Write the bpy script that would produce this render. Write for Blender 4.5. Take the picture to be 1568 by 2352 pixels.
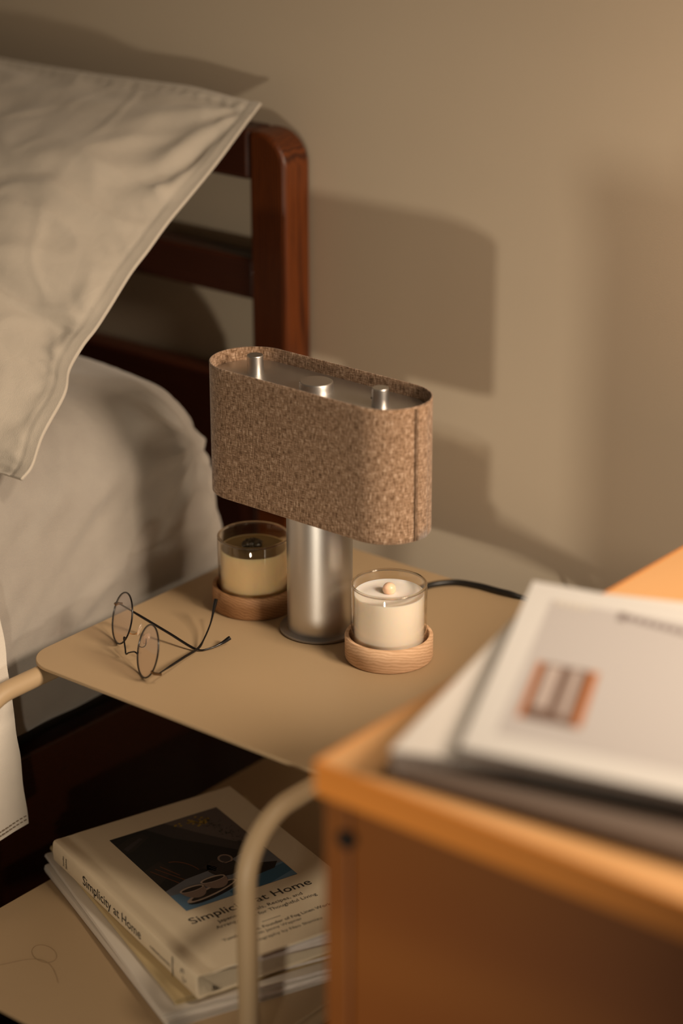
import bpy, bmesh, math, random
from mathutils import Vector, Matrix, noise

for o in list(bpy.data.objects):
    bpy.data.objects.remove(o, do_unlink=True)
scn = bpy.context.scene
COL = scn.collection
PI = math.pi

# ------------------------------------------------------------------ camera
CAM_C = Vector((1.39070344, -1.68214813, 1.55577605))
PITCH, YAW, ROLL, FPX = .3813, .6803, -.0037, 5216.0
hdir = Vector((-math.sin(YAW), math.cos(YAW), 0))
fwd = (hdir * math.cos(PITCH) - Vector((0, 0, math.sin(PITCH)))).normalized()
rgt = fwd.cross(Vector((0, 0, 1))).normalized()
upv = rgt.cross(fwd)
r2 = rgt * math.cos(ROLL) + upv * math.sin(ROLL)
u2 = -rgt * math.sin(ROLL) + upv * math.cos(ROLL)
cd = bpy.data.cameras.new('camera')
cam = bpy.data.objects.new('camera', cd)
COL.objects.link(cam)
cam.matrix_world = Matrix((
    (r2.x, u2.x, -fwd.x, CAM_C.x),
    (r2.y, u2.y, -fwd.y, CAM_C.y),
    (r2.z, u2.z, -fwd.z, CAM_C.z),
    (0, 0, 0, 1)))
cd.sensor_fit = 'VERTICAL'
cd.sensor_height = 36
cd.sensor_width = 24
cd.lens = FPX / 2352 * 36
cd.clip_start = .05
cd.dof.use_dof = True
cd.dof.focus_distance = 2.34
cd.dof.aperture_fstop = 1.55
scn.camera = cam

# ------------------------------------------------------------------ light
scn.view_settings.view_transform = 'Standard'
scn.view_settings.look = 'None'
scn.view_settings.exposure = 0.0
scn.view_settings.gamma = 1.0
scn.view_settings.use_curve_mapping = False

w = bpy.data.worlds.new('room_light')
scn.world = w
w.use_nodes = True
w.node_tree.nodes['Background'].inputs[0].default_value = (1.0, .76, .52, 1)
w.node_tree.nodes['Background'].inputs[1].default_value = .080


def area(name, loc, target, power, size, color, spread=180):
    l = bpy.data.lights.new(name, 'AREA')
    l.shape = 'DISK'
    l.size = size
    l.energy = power
    l.color = color
    l.spread = math.radians(spread)
    o = bpy.data.objects.new(name, l)
    COL.objects.link(o)
    o.location = loc
    o.rotation_euler = (Vector(target) - Vector(loc)).to_track_quat('-Z', 'Y').to_euler()
    return o


# wall-side lamp beyond the right edge of the frame, over the desk
area('desk_side_light', (1.42, -.07, 1.44), (.05, -.16, .42), 7.6, .42, (1.0, .80, .60), 92)
# ceiling lamp above the desk
area('ceiling_light', (1.25, -.20, 2.25), (.3, -.4, .6), 3.1, .26, (1.0, .81, .60), 95)
# low lamp in the room, in front of the bedside table
area('low_room_light', (.72, -1.35, .45), (.03, .20, .70), .80, .075, (1.0, .87, .68), 62)


# ------------------------------------------------------------------ materials
def mat(name, col=(.5, .5, .5), rough=.6, metal=0.0, spec=.5, trans=0.0, ior=1.45, coat=0.0, sss=0.0, sss_col=None):
    m = bpy.data.materials.new(name)
    m.use_nodes = True
    b = m.node_tree.nodes['Principled BSDF']
    b.inputs['Base Color'].default_value = (*col, 1)
    b.inputs['Roughness'].default_value = rough
    b.inputs['Metallic'].default_value = metal
    b.inputs['Specular IOR Level'].default_value = spec
    b.inputs['Transmission Weight'].default_value = trans
    b.inputs['IOR'].default_value = ior
    b.inputs['Coat Weight'].default_value = coat
    if sss:
        b.inputs['Subsurface Weight'].default_value = sss
        b.inputs['Subsurface Radius'].default_value = sss_col or (1, .7, .5)
        b.inputs['Subsurface Scale'].default_value = .006
    return m


def nd(m, kind, **kw):
    n = m.node_tree.nodes.new(kind)
    for k, v in kw.items():
        setattr(n, k, v)
    return n


def lk(m, a, b):
    m.node_tree.links.new(a, b)


def bsdf(m):
    return m.node_tree.nodes['Principled BSDF']


def coords(m, scale=(1, 1, 1), kind='Object', rot=(0, 0, 0)):
    t = nd(m, 'ShaderNodeTexCoord')
    mp = nd(m, 'ShaderNodeMapping')
    mp.inputs['Scale'].default_value = scale
    mp.inputs['Rotation'].default_value = rot
    lk(m, t.outputs[kind], mp.inputs['Vector'])
    return mp.outputs['Vector']


def noise_tex(m, vec, scale, detail=3, rough=.5, dist=0):
    n = nd(m, 'ShaderNodeTexNoise')
    n.inputs['Scale'].default_value = scale
    n.inputs['Detail'].default_value = detail
    n.inputs['Roughness'].default_value = rough
    n.inputs['Distortion'].default_value = dist
    lk(m, vec, n.inputs['Vector'])
    return n.outputs['Fac']


def ramp(m, fac, stops):
    r = nd(m, 'ShaderNodeValToRGB')
    e = r.color_ramp.elements
    e[0].position, e[0].color = stops[0][0], (*stops[0][1], 1)
    e[1].position, e[1].color = stops[-1][0], (*stops[-1][1], 1)
    for p, c in stops[1:-1]:
        x = e.new(p)
        x.color = (*c, 1)
    lk(m, fac, r.inputs['Fac'])
    return r.outputs['Color']


def mathn(m, op, a, b):
    n = nd(m, 'ShaderNodeMath', operation=op)
    for i, v in enumerate((a, b)):
        if isinstance(v, (int, float)):
            n.inputs[i].default_value = v
        else:
            lk(m, v, n.inputs[i])
    return n.outputs[0]


def bump(m, h, strength=.3, dist=.001):
    b = nd(m, 'ShaderNodeBump')
    b.inputs['Strength'].default_value = strength
    b.inputs['Distance'].default_value = dist
    lk(m, h, b.inputs['Height'])
    lk(m, b.outputs['Normal'], bsdf(m).inputs['Normal'])


def paint(name, c1, c2, scale, rough, bs=.05, bscale=900, **kw):
    m = mat(name, c1, rough, **kw)
    v = coords(m)
    lk(m, ramp(m, noise_tex(m, v, scale, 3), [(.3, c1), (.7, c2)]), bsdf(m).inputs['Base Color'])
    bump(m, noise_tex(m, v, bscale, 2), bs, .0006)
    return m


def wood(name, dark, light, scale=(1, 1, 1), rings=30, rough=.45, bs=.1, coat=0, rot=(0, 0, 0)):
    m = mat(name, light, rough, coat=coat)
    v = coords(m, scale, rot=rot)
    wv = nd(m, 'ShaderNodeTexWave', wave_type='BANDS', bands_direction='Z')
    wv.inputs['Scale'].default_value = rings
    wv.inputs['Distortion'].default_value = 5
    wv.inputs['Detail'].default_value = 2.5
    wv.inputs['Detail Scale'].default_value = 1.2
    lk(m, v, wv.inputs['Vector'])
    f = noise_tex(m, v, rings * 3, 4, .6)
    s = mathn(m, 'ADD', mathn(m, 'MULTIPLY', wv.outputs['Fac'], .6), mathn(m, 'MULTIPLY', f, .5))
    lk(m, ramp(m, s, [(.2, dark), (.85, light)]), bsdf(m).inputs['Base Color'])
    bump(m, s, bs, .0005)
    return m


M = {}
M['wall'] = paint('wall_paint', (.62, .52, .395), (.65, .55, .42), 3, .85, .12, 500)
M['floor'] = wood('floor_boards', (.05, .02, .01), (.12, .05, .02), (1, 8, 1), 5, .5)
M['sand'] = paint('sand_powder_coat', (.43, .305, .178), (.445, .318, .187), 4, .50, .10, 1400)
M['redwood'] = wood('red_brown_wood', (.034, .0065, .0010), (.135, .031, .0040), (14, 14, 1), 6, .40, .05, .05, (0, PI / 2, 0))
M['redwood_h'] = wood('red_brown_wood_rail', (.022, .004, .001), (.055, .012, .003), (1, 14, 14), 6, .45, .05, .05)
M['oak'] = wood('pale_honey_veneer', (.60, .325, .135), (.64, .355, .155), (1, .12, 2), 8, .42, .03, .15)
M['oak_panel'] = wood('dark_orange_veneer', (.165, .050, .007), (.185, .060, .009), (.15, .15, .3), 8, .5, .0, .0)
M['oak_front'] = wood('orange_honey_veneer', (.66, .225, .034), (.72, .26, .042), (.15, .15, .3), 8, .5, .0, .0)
M['beech'] = wood('pale_beech_wood', (.56, .34, .195), (.72, .475, .30), (1, .35, 1), 110, .55, .1, 0, (.5, .2, .3))
M['beech2'] = wood('brown_beech_wood', (.30, .15, .065), (.42, .225, .105), (1, .35, 1), 110, .55, .1, 0, (.4, -.3, .1))
M['steel'] = mat('brushed_aluminium', (.60, .585, .57), .38, 1.0)
v = coords(M['steel'], (1, 1, 1))
bump(M['steel'], noise_tex(M['steel'], v, 2600, 2), .12, .0004)
M['steel_base'] = mat('grey_lamp_base_metal', (.33, .31, .30), .45, .9)
M['black'] = mat('black_rubber', (.012, .011, .010), .38)
M['wire'] = mat('black_enamel_wire', (.006, .005, .005), .25)
M['gold'] = mat('gold_metal', (.80, .42, .16), .25, 1.0)
M['bronze'] = mat('dark_bronze_metal', (.16, .09, .04), .3, 1.0)


def glass_mat(name, col, ior, gloss=.02):
    """thin clear glass: see-through with a Fresnel reflection"""
    m = bpy.data.materials.new(name)
    m.use_nodes = True
    nt = m.node_tree
    nt.nodes.remove(nt.nodes['Principled BSDF'])
    lw = nd(m, 'ShaderNodeLayerWeight')
    lw.inputs['Blend'].default_value = .5
    p5 = mathn(m, 'POWER', lw.outputs['Facing'], 3.2)
    fac = mathn(m, 'ADD', mathn(m, 'MULTIPLY', p5, ior - 1.0 + .25), (ior - 1) ** 2 / (ior + 1) ** 2)
    tr = nd(m, 'ShaderNodeBsdfTransparent')
    tr.inputs['Color'].default_value = (*col, 1)
    gl = nd(m, 'ShaderNodeBsdfGlossy')
    gl.inputs['Roughness'].default_value = gloss
    gl.inputs['Color'].default_value = (1, .97, .93, 1)
    mx = nd(m, 'ShaderNodeMixShader')
    lk(m, fac, mx.inputs[0])
    lk(m, tr.outputs[0], mx.inputs[1])
    lk(m, gl.outputs[0], mx.inputs[2])
    lk(m, mx.outputs[0], nt.nodes['Material Output'].inputs['Surface'])
    return m


M['glass'] = glass_mat('clear_glass', (.985, .97, .94), 1.5, .015)
M['rim_glass'] = mat('solid_glass_rim', (.97, .93, .88), .02, trans=1.0, ior=1.5)
M['lens'] = glass_mat('lens_glass', (.95, .92, .92), 1.25, .01)
M['pad'] = mat('clear_nose_pad_silicone', (.9, .72, .55), .15, trans=.8, ior=1.4)
M['wax'] = mat('cream_wax', (.86, .81, .76), .5, sss=1.0, sss_col=(1, .75, .5))
M['wax2'] = mat('yellowed_wax', (.86, .70, .44), .55, sss=1.0, sss_col=(1, .7, .35))
M['shaded_wax_top'] = mat('shaded_brown_wax', (.46, .33, .15), .35, sss=.4, sss_col=(1, .7, .35))  # brown wax colour standing in for the lamp shade's shadow
M['stone'] = mat('pink_polished_stone', (.90, .62, .45), .12, sss=.7, sss_col=(1, .6, .4))
M['darkstone'] = paint('dark_rough_mineral', (.02, .016, .012), (.11, .08, .045), 260, .35, .6, 500)
M['ink'] = mat('black_ink', (.012, .010, .010), .6)
M['paper'] = mat('white_paper', (.80, .76, .70), .6)
M['cover_cream'] = paint('cream_cloth_cover', (.74, .62, .45), (.77, .65, .47), 8, .75, .25, 1600)
M['cover_sand'] = paint('yellow_beige_cover', (.55, .42, .22), (.58, .45, .25), 8, .6, .1, 900)
M['cover_white'] = paint('off_white_cover', (.70, .64, .57), (.74, .68, .60), 8, .45, .02, 900)
M['mag_white'] = mat('glossy_white_print', (.54, .53, .52), .5)
M['mag_ivory'] = mat('matt_ivory_print', (.60, .57, .54), .5)
M['mag_dark'] = mat('grey_brown_cover', (.14, .105, .085), .45)


def page_mat(name, a, b):
    m = mat(name, a, .7)
    v = coords(m, (1, 1, 60))
    s = noise_tex(m, v, 22, 3, .7)
    lk(m, ramp(m, s, [(.30, a), (.48, b), (.62, a), (.75, b)]), bsdf(m).inputs['Base Color'])
    return m


M['pages'] = page_mat('page_edges', (.50, .42, .37), (.86, .79, .73))
M['pages_shaded'] = page_mat('shaded_page_edges', (.12, .09, .075), (.22, .165, .135))  # darker copy of the page edges, shade on the desk stack painted in


def linen(name, dark, mid, light, thread=900, rough=.9):
    m = mat(name, mid, rough, spec=.2)
    bsdf(m).inputs['Sheen Weight'].default_value = .25
    bsdf(m).inputs['Sheen Roughness'].default_value = .5
    a = noise_tex(m, coords(m, (thread, thread * .10, 1), 'UV'), 1, 2, .6)
    b = noise_tex(m, coords(m, (thread * .10, thread, 1), 'UV'), 1, 2, .6)
    c = noise_tex(m, coords(m, (420, 130, 1), 'UV'), 1, 3, .6)
    s = mathn(m, 'ADD', mathn(m, 'MULTIPLY', a, .38), mathn(m, 'ADD', mathn(m, 'MULTIPLY', b, .34), mathn(m, 'MULTIPLY', c, .24)))
    lk(m, ramp(m, s, [(.40, dark), (.50, mid), (.60, light)]), bsdf(m).inputs['Base Color'])
    bump(m, s, .8, .0012)
    return m


M['linen'] = linen('oatmeal_linen', (.105, .055, .026), (.33, .205, .125), (.64, .48, .36), 1300)
M['linen_thread'] = mat('brown_seam_thread', (.09, .05, .025), .9)
M['stitch'] = mat('hem_thread', (.20, .15, .10), .9)


def cotton(name, c1, c2):
    m = mat(name, c1, .9, spec=.15)
    bsdf(m).inputs['Sheen Weight'].default_value = .3
    bsdf(m).inputs['Sheen Roughness'].default_value = .5
    v = coords(m)
    lk(m, ramp(m, noise_tex(m, v, 40, 4), [(.3, c1), (.7, c2)]), bsdf(m).inputs['Base Color'])
    h = mathn(m, 'ADD', noise_tex(m, v, 1500, 2), mathn(m, 'MULTIPLY', noise_tex(m, coords(m, (1, .4, 1), rot=(.6, 0, 0)), 60, 4, .6, 1.0), 1.2))
    bump(m, h, .35, .0016)
    return m


M['pillow'] = cotton('cream_cotton', (.57, .51, .43), (.60, .535, .45))
M['sheet'] = cotton('ivory_cotton_sheet', (.35, .315, .28), (.375, .34, .30))
M['duvet'] = cotton('white_cotton', (.69, .635, .56), (.73, .67, .59))
M['platform'] = mat('grey_bed_platform', (.16, .15, .14), .8)
M['c_dark'] = mat('print_black', (.006, .005, .005), .4)
M['c_shade'] = mat('print_dark_brown', (.020, .014, .011), .4)
M['c_grey'] = mat('print_plum_grey', (.12, .095, .09), .4)
M['c_grey2'] = mat('print_deep_plum', (.045, .036, .036), .4)
M['c_blue'] = mat('print_blue', (.12, .23, .36), .4)
M['c_blue2'] = mat('print_deep_blue', (.035, .12, .21), .4)
M['c_slate'] = mat('print_slate', (.16, .17, .20), .4)
M['c_bowl'] = mat('print_clay', (.27, .19, .155), .4)
M['c_bowl2'] = mat('print_pale_clay', (.48, .38, .31), .4)
M['c_yellow'] = mat('print_yellow', (.42, .27, .03), .4)
M['c_green'] = mat('print_green', (.020, .030, .014), .4)
M['c_orange'] = mat('print_rust', (.16, .05, .015), .4)
M['m_brown'] = mat('print_magazine_brown', (.12, .075, .06), .4)
M['m_orange'] = mat('print_magazine_orange', (.36, .13, .045), .4)
M['m_mauve'] = mat('print_magazine_mauve', (.38, .32, .30), .4)
M['m_grey'] = mat('print_magazine_grey', (.50, .47, .42), .4)
M['m_ink'] = mat('print_magazine_ink', (.16, .13, .13), .4)
M['m_pale'] = mat('print_magazine_pale_mauve', (.405, .385, .385), .5)
M['scratch'] = mat('faint_scratch', (.33, .225, .125), .5)


# ------------------------------------------------------------------ mesh helpers
def link_bm(name, bm, m, parent=None, smooth=True, bevel=0, seg=3, angle=35):
    me = bpy.data.meshes.new(name)
    bmesh.ops.recalc_face_normals(bm, faces=bm.faces)
    bm.to_mesh(me)
    bm.free()
    o = bpy.data.objects.new(name, me)
    COL.objects.link(o)
    for x in (m if isinstance(m, (list, tuple)) else [m]):
        me.materials.append(x)
    if parent:
        o.parent = parent
    if smooth:
        for f in me.polygons:
            f.use_smooth = True
        try:
            me.set_sharp_from_angle(angle=math.radians(angle))
        except Exception:
            pass
    if bevel:
        b = o.modifiers.new('bevel', 'BEVEL')
        b.width = bevel
        b.segments = seg
        b.limit_method = 'ANGLE'
        b.angle_limit = math.radians(40)
        b.harden_normals = False
    return o


def thing(name, label, cat, loc=(0, 0, 0), rz=0, group=None):
    o = bpy.data.objects.new(name, None)
    COL.objects.link(o)
    o.location = loc
    o.rotation_euler = (0, 0, rz)
    o['label'] = label
    o['category'] = cat
    if group:
        o['group'] = group
    return o


def box_bm(x0, x1, y0, y1, z0, z1, bm=None):
    bm = bm or bmesh.new()
    vs = [bm.verts.new(p) for p in ((x0, y0, z0), (x1, y0, z0), (x1, y1, z0), (x0, y1, z0),
                                    (x0, y0, z1), (x1, y0, z1), (x1, y1, z1), (x0, y1, z1))]
    for f in ((0, 3, 2, 1), (4, 5, 6, 7), (0, 1, 5, 4), (1, 2, 6, 5), (2, 3, 7, 6), (3, 0, 4, 7)):
        bm.faces.new([vs[i] for i in f])
    return bm


def prism_bm(pts, z0, z1, bm=None, axis='z'):
    bm = bm or bmesh.new()

    def P(a, b, c):
        return (a, b, c) if axis == 'z' else ((a, c, b) if axis == 'y' else (c, a, b))
    lo = [bm.verts.new(P(a, b, z0)) for a, b in pts]
    hi = [bm.verts.new(P(a, b, z1)) for a, b in pts]
    n = len(pts)
    bm.faces.new(lo[::-1])
    bm.faces.new(hi)
    for i in range(n):
        bm.faces.new((lo[i], lo[(i + 1) % n], hi[(i + 1) % n], hi[i]))
    return bm


def rounded_rect(x0, x1, y0, y1, r, n=10):
    if not isinstance(r, (list, tuple)):
        r = [r] * 4
    out = []
    for (cx, cy, a0), rr in zip(((x1, y1, 0), (x0, y1, 90), (x0, y0, 180), (x1, y0, 270)), r):
        sx = -1 if cx == x1 else 1
        sy = -1 if cy == y1 else 1
        if rr < 1e-6:
            out.append((cx, cy))
            continue
        for k in range(n + 1):
            a = math.radians(a0 + 90 * k / n)
            out.append((cx + sx * rr + rr * math.cos(a), cy + sy * rr + rr * math.sin(a)))
    return out


def lathe_bm(prof, n=96, bm=None, cx=0, cy=0):
    """prof: list of (r, z); r==0 closes to a point"""
    bm = bm or bmesh.new()
    rings = []
    for r, z in prof:
        if r < 1e-7:
            rings.append([bm.verts.new((cx, cy, z))])
        else:
            rings.append([bm.verts.new((cx + r * math.cos(2 * PI * k / n), cy + r * math.sin(2 * PI * k / n), z)) for k in range(n)])
    for a, b in zip(rings, rings[1:]):
        for k in range(n):
            k2 = (k + 1) % n
            if len(a) == 1 and len(b) == 1:
                continue
            if len(a) == 1:
                bm.faces.new((a[0], b[k2], b[k]))
            elif len(b) == 1:
                bm.faces.new((a[k], a[k2], b[0]))
            else:
                bm.faces.new((a[k], a[k2], b[k2], b[k]))
    return bm


def catmull(pts, n=8):
    pts = [Vector(p) for p in pts]
    P = [pts[0] * 2 - pts[1]] + pts + [pts[-1] * 2 - pts[-2]]
    out = []
    for i in range(1, len(P) - 2):
        for k in range(n):
            t = k / n
            a, b, c, d = P[i - 1], P[i], P[i + 1], P[i + 2]
            out.append(.5 * ((2 * b) + (c - a) * t + (2 * a - 5 * b + 4 * c - d) * t * t + (3 * b - a - 3 * c + d) * t ** 3))
    out.append(pts[-1])
    return out


def tube_bm(path, r, n=16, bm=None, closed=False, radii=None, flat=1.0, caps=True):
    bm = bm or bmesh.new()
    path = [Vector(p) for p in path]
    L = len(path)
    T = []
    for i in range(L):
        if closed:
            t = path[(i + 1) % L] - path[i - 1]
        else:
            t = path[min(i + 1, L - 1)] - path[max(i - 1, 0)]
        T.append(t.normalized())
    up = Vector((0, 0, 1)) if abs(T[0].z) < .9 else Vector((1, 0, 0))
    nrm = T[0].cross(up).normalized()
    rings = []
    for i in range(L):
        if i:
            nrm = (nrm - T[i] * nrm.dot(T[i])).normalized()
        bi = T[i].cross(nrm)
        rr = radii[i] if radii else r
        rings.append([bm.verts.new(path[i] + (nrm * math.cos(2 * PI * k / n) * flat + bi * math.sin(2 * PI * k / n)) * rr) for k in range(n)])
    rng = range(L) if closed else range(L - 1)
    for i in rng:
        a, b = rings[i], rings[(i + 1) % L]
        for k in range(n):
            bm.faces.new((a[k], a[(k + 1) % n], b[(k + 1) % n], b[k]))
    if not closed and caps:
        bm.faces.new(rings[0][::-1])
        bm.faces.new(rings[-1])
    return bm


def rounded_path(pts, r, n=12):
    pts = [Vector(p) for p in pts]
    out = [pts[0]]
    for i in range(1, len(pts) - 1):
        a = (pts[i - 1] - pts[i]).normalized()
        b = (pts[i + 1] - pts[i]).normalized()
        th = a.angle(b)
        d = r / math.tan(th / 2)
        cen = pts[i] + (a + b).normalized() * (r / math.sin(th / 2))
        p0 = pts[i] + a * d - cen
        p1 = pts[i] + b * d - cen
        om = p0.angle(p1)
        for k in range(n + 1):
            t = k / n
            out.append(cen + (p0 * math.sin((1 - t) * om) + p1 * math.sin(t * om)) / math.sin(om))
    out.append(pts[-1])
    return out


def smooth01(x):
    x = max(0., min(1., x))
    return x * x * (3 - 2 * x)


# ================================================================== SETTING
def struct(name, bm, m):
    o = link_bm(name, bm, m, smooth=False)
    o['kind'] = 'structure'
    return o


WALL_Y = .29
struct('floor', box_bm(-2.2, 2.3, -3.2, WALL_Y, -.05, 0), M['floor'])
struct('wall_back', box_bm(-2.2, 2.3, WALL_Y, WALL_Y + .1, 0, 2.6), M['wall'])

# ================================================================== BED
bed = thing('bed_frame', 'dark red-brown wooden bed frame with open slatted headboard against the wall', 'bed', (-1.0, -.7, 0))
OX, OY = 1.0, .7          # children are written in world metres, shifted to the bed's base


def bedpart(name, bm, m, bevel=0, seg=3):
    bmesh.ops.translate(bm, vec=(OX, OY, 0), verts=bm.verts)
    return link_bm(name, bm, m, bed, bevel=bevel, seg=seg)


HF, HB = .240, .286
# end post with its rounded shoulder, outline in x-z
bedpart('headboard_post', prism_bm(rounded_rect(-.300, -.246, 0, .998, [.040, 0, 0, 0], 12), HF, HB, axis='y'), M['redwood'], .0055, 4)
bedpart('headboard_post', prism_bm(rounded_rect(-1.754, -1.700, 0, .998, [0, .040, 0, 0], 12), HF, HB, axis='y'), M['redwood'], .0055, 4)
bedpart('top_rail', box_bm(-1.7, -.3002, HF, HB, .940, .998), M['redwood_h'], .0055, 4)
bedpart('headboard_slat', box_bm(-1.7, -.3002, HF + .004, HB - .008, .797, .846), M['redwood_h'], .003)
bedpart('headboard_panel', box_bm(-1.7, -.3002, HF + .004, HB - .008, .20, .694), M['redwood_h'], .003)
bedpart('side_rail', box_bm(-.268, -.243, -1.70, HF - .001, .13, .402), M['redwood_h'], .003)
bedpart('platform', box_bm(-1.72, -.285, -1.68, .20, .385, .426), M['platform'], .003)
bedpart('foot_leg', box_bm(-.300, -.243, -1.76, -1.702, 0, .402), M['redwood'], .004)

# ------------------------------------------------------------------ mattress in its sheet


def axis_cuts(lo, hi, fine_lo, fine_hi, fine, coarse):
    out = [lo]
    x = lo
    while x < hi - 1e-6:
        x += fine if fine_lo <= x <= fine_hi else coarse
        out.append(min(x, hi))
    return out


def ridge(v):
    return 1 - abs(v) * 2


def mattress():
    x0, x1, y0, y1, z0, z1 = -1.62, -.232, -1.62, .115, .427, .768
    xs = axis_cuts(x0, x1, -.75, 0, .008, .04)
    ys = axis_cuts(y0, y1, -.40, .2, .008, .04)
    zs = axis_cuts(z0, z1, 0, 1, .009, .009)
    cache = {}
    bm = bmesh.new()

    def put(x, y, z):
        k = (round(x, 5), round(y, 5), round(z, 5))
        if k in cache:
            return cache[k]
        # round the box, more at the top
        t = smooth01((z - .52) / (z1 - .52))
        r = .022 + .060 * t
        cx = min(max(x, x0 + r), x1 - r)
        cy = min(max(y, y0 + r), y1 - r)
        cz = min(max(z, z0 + .02), z1 - .075)
        d = Vector((x - cx, y - cy, z - cz))
        ax = abs(d.x) / max(r, 1e-6)
        ay = abs(d.y) / max(r, 1e-6)
        az = abs(d.z) / (.075 if d.z > 0 else .02)
        mx = max(ax, ay, az)
        ln = math.sqrt(ax * ax + ay * ay + az * az)
        if ln > 1e-6:
            d *= mx / ln
        p = Vector((cx, cy, cz)) + d
        # crown: falls away gently towards the side and head edge
        if z > .6:
            k2 = smooth01((z - .6) / .15)
            p.z -= k2 * (.030 * math.exp(-max(0, x1 - p.x) / .09) + .016 * math.exp(-max(0, y1 - p.y) / .10))
        nrm = Vector((0, 0, 0))
        if x > x1 - 1e-5:
            nrm.x = 1
        if y > y1 - 1e-5:
            nrm.y = 1
        if z > z1 - 1e-5:
            nrm.z = 1
        if d.length > 1e-6:
            nrm = d.normalized()
        if nrm.length < .5:
            nrm = Vector((0, 0, -1))
        # tension folds running from the top corner down along the side
        ca, sa = math.cos(.62), math.sin(.62)
        al = p.y * ca + (p.z + .4 * p.x) * sa
        ac = -p.y * sa + (p.z + .4 * p.x) * ca
        bend = .02 * noise.noise(Vector((al * 3, ac * 3, 1.7)))
        n1 = noise.noise(Vector((al * 3.2, (ac + bend) * 22, 3.1)))
        n2 = noise.noise(Vector((al * 6, (ac + bend) * 48, 9.1)))
        n3 = noise.noise(p * 24)
        f = smooth01((p.z - .43) / .1)
        amp = (.0075 * max(0, ridge(n1) - .35) + .0034 * n2 + .0012 * n3 + .004 * noise.noise(p * 4))
        # creases gathered at the corner
        cr = Vector((-.26, .07, .68))
        q = p - cr
        dd = q.length
        if dd < .2:
            ang = math.atan2(q.y, q.z)
            amp += .0030 * math.sin(ang * 11 + 2 * n1) * math.exp(-((dd - .05) / .06) ** 2)
        p += nrm * amp * (.4 + .6 * f)
        v = bm.verts.new(p)
        cache[k] = v
        return v

    def grid(A, B, fn):
        for a, b in zip(A, A[1:]):
            for c, d in zip(B, B[1:]):
                bm.faces.new((put(*fn(a, c)), put(*fn(b, c)), put(*fn(b, d)), put(*fn(a, d))))
    grid(xs, ys, lambda a, b: (a, b, z1))
    grid(xs, ys, lambda a, b: (a, b, z0))
    grid(ys, zs, lambda a, b: (x1, a, b))
    grid(ys, zs, lambda a, b: (x0, a, b))
    grid(xs, zs, lambda a, b: (a, y1, b))
    grid(xs, zs, lambda a, b: (a, y0, b))
    return link_bm('mattress', bm, M['sheet'], angle=80)


mt = mattress()
mt['label'] = 'thick mattress in a fitted ivory cotton sheet on the wooden bed frame'
mt['category'] = 'mattress'

# ------------------------------------------------------------------ pillow
EDGE = [(-.210, -.218, .732), (-.211, -.201, .742), (-.226, -.170, .763), (-.239, -.124, .792), (-.256, -.099, .809), (-.263, -.071, .827),
        (-.264, -.050, .840), (-.267, -.024, .858), (-.275, .017, .884), (-.276, .046, .903), (-.279, .082, .926),
        (-.277, .119, .951), (-.277, .163, .979), (-.280, .211, 1.010), (-.281, .243, 1.031)]


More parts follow.
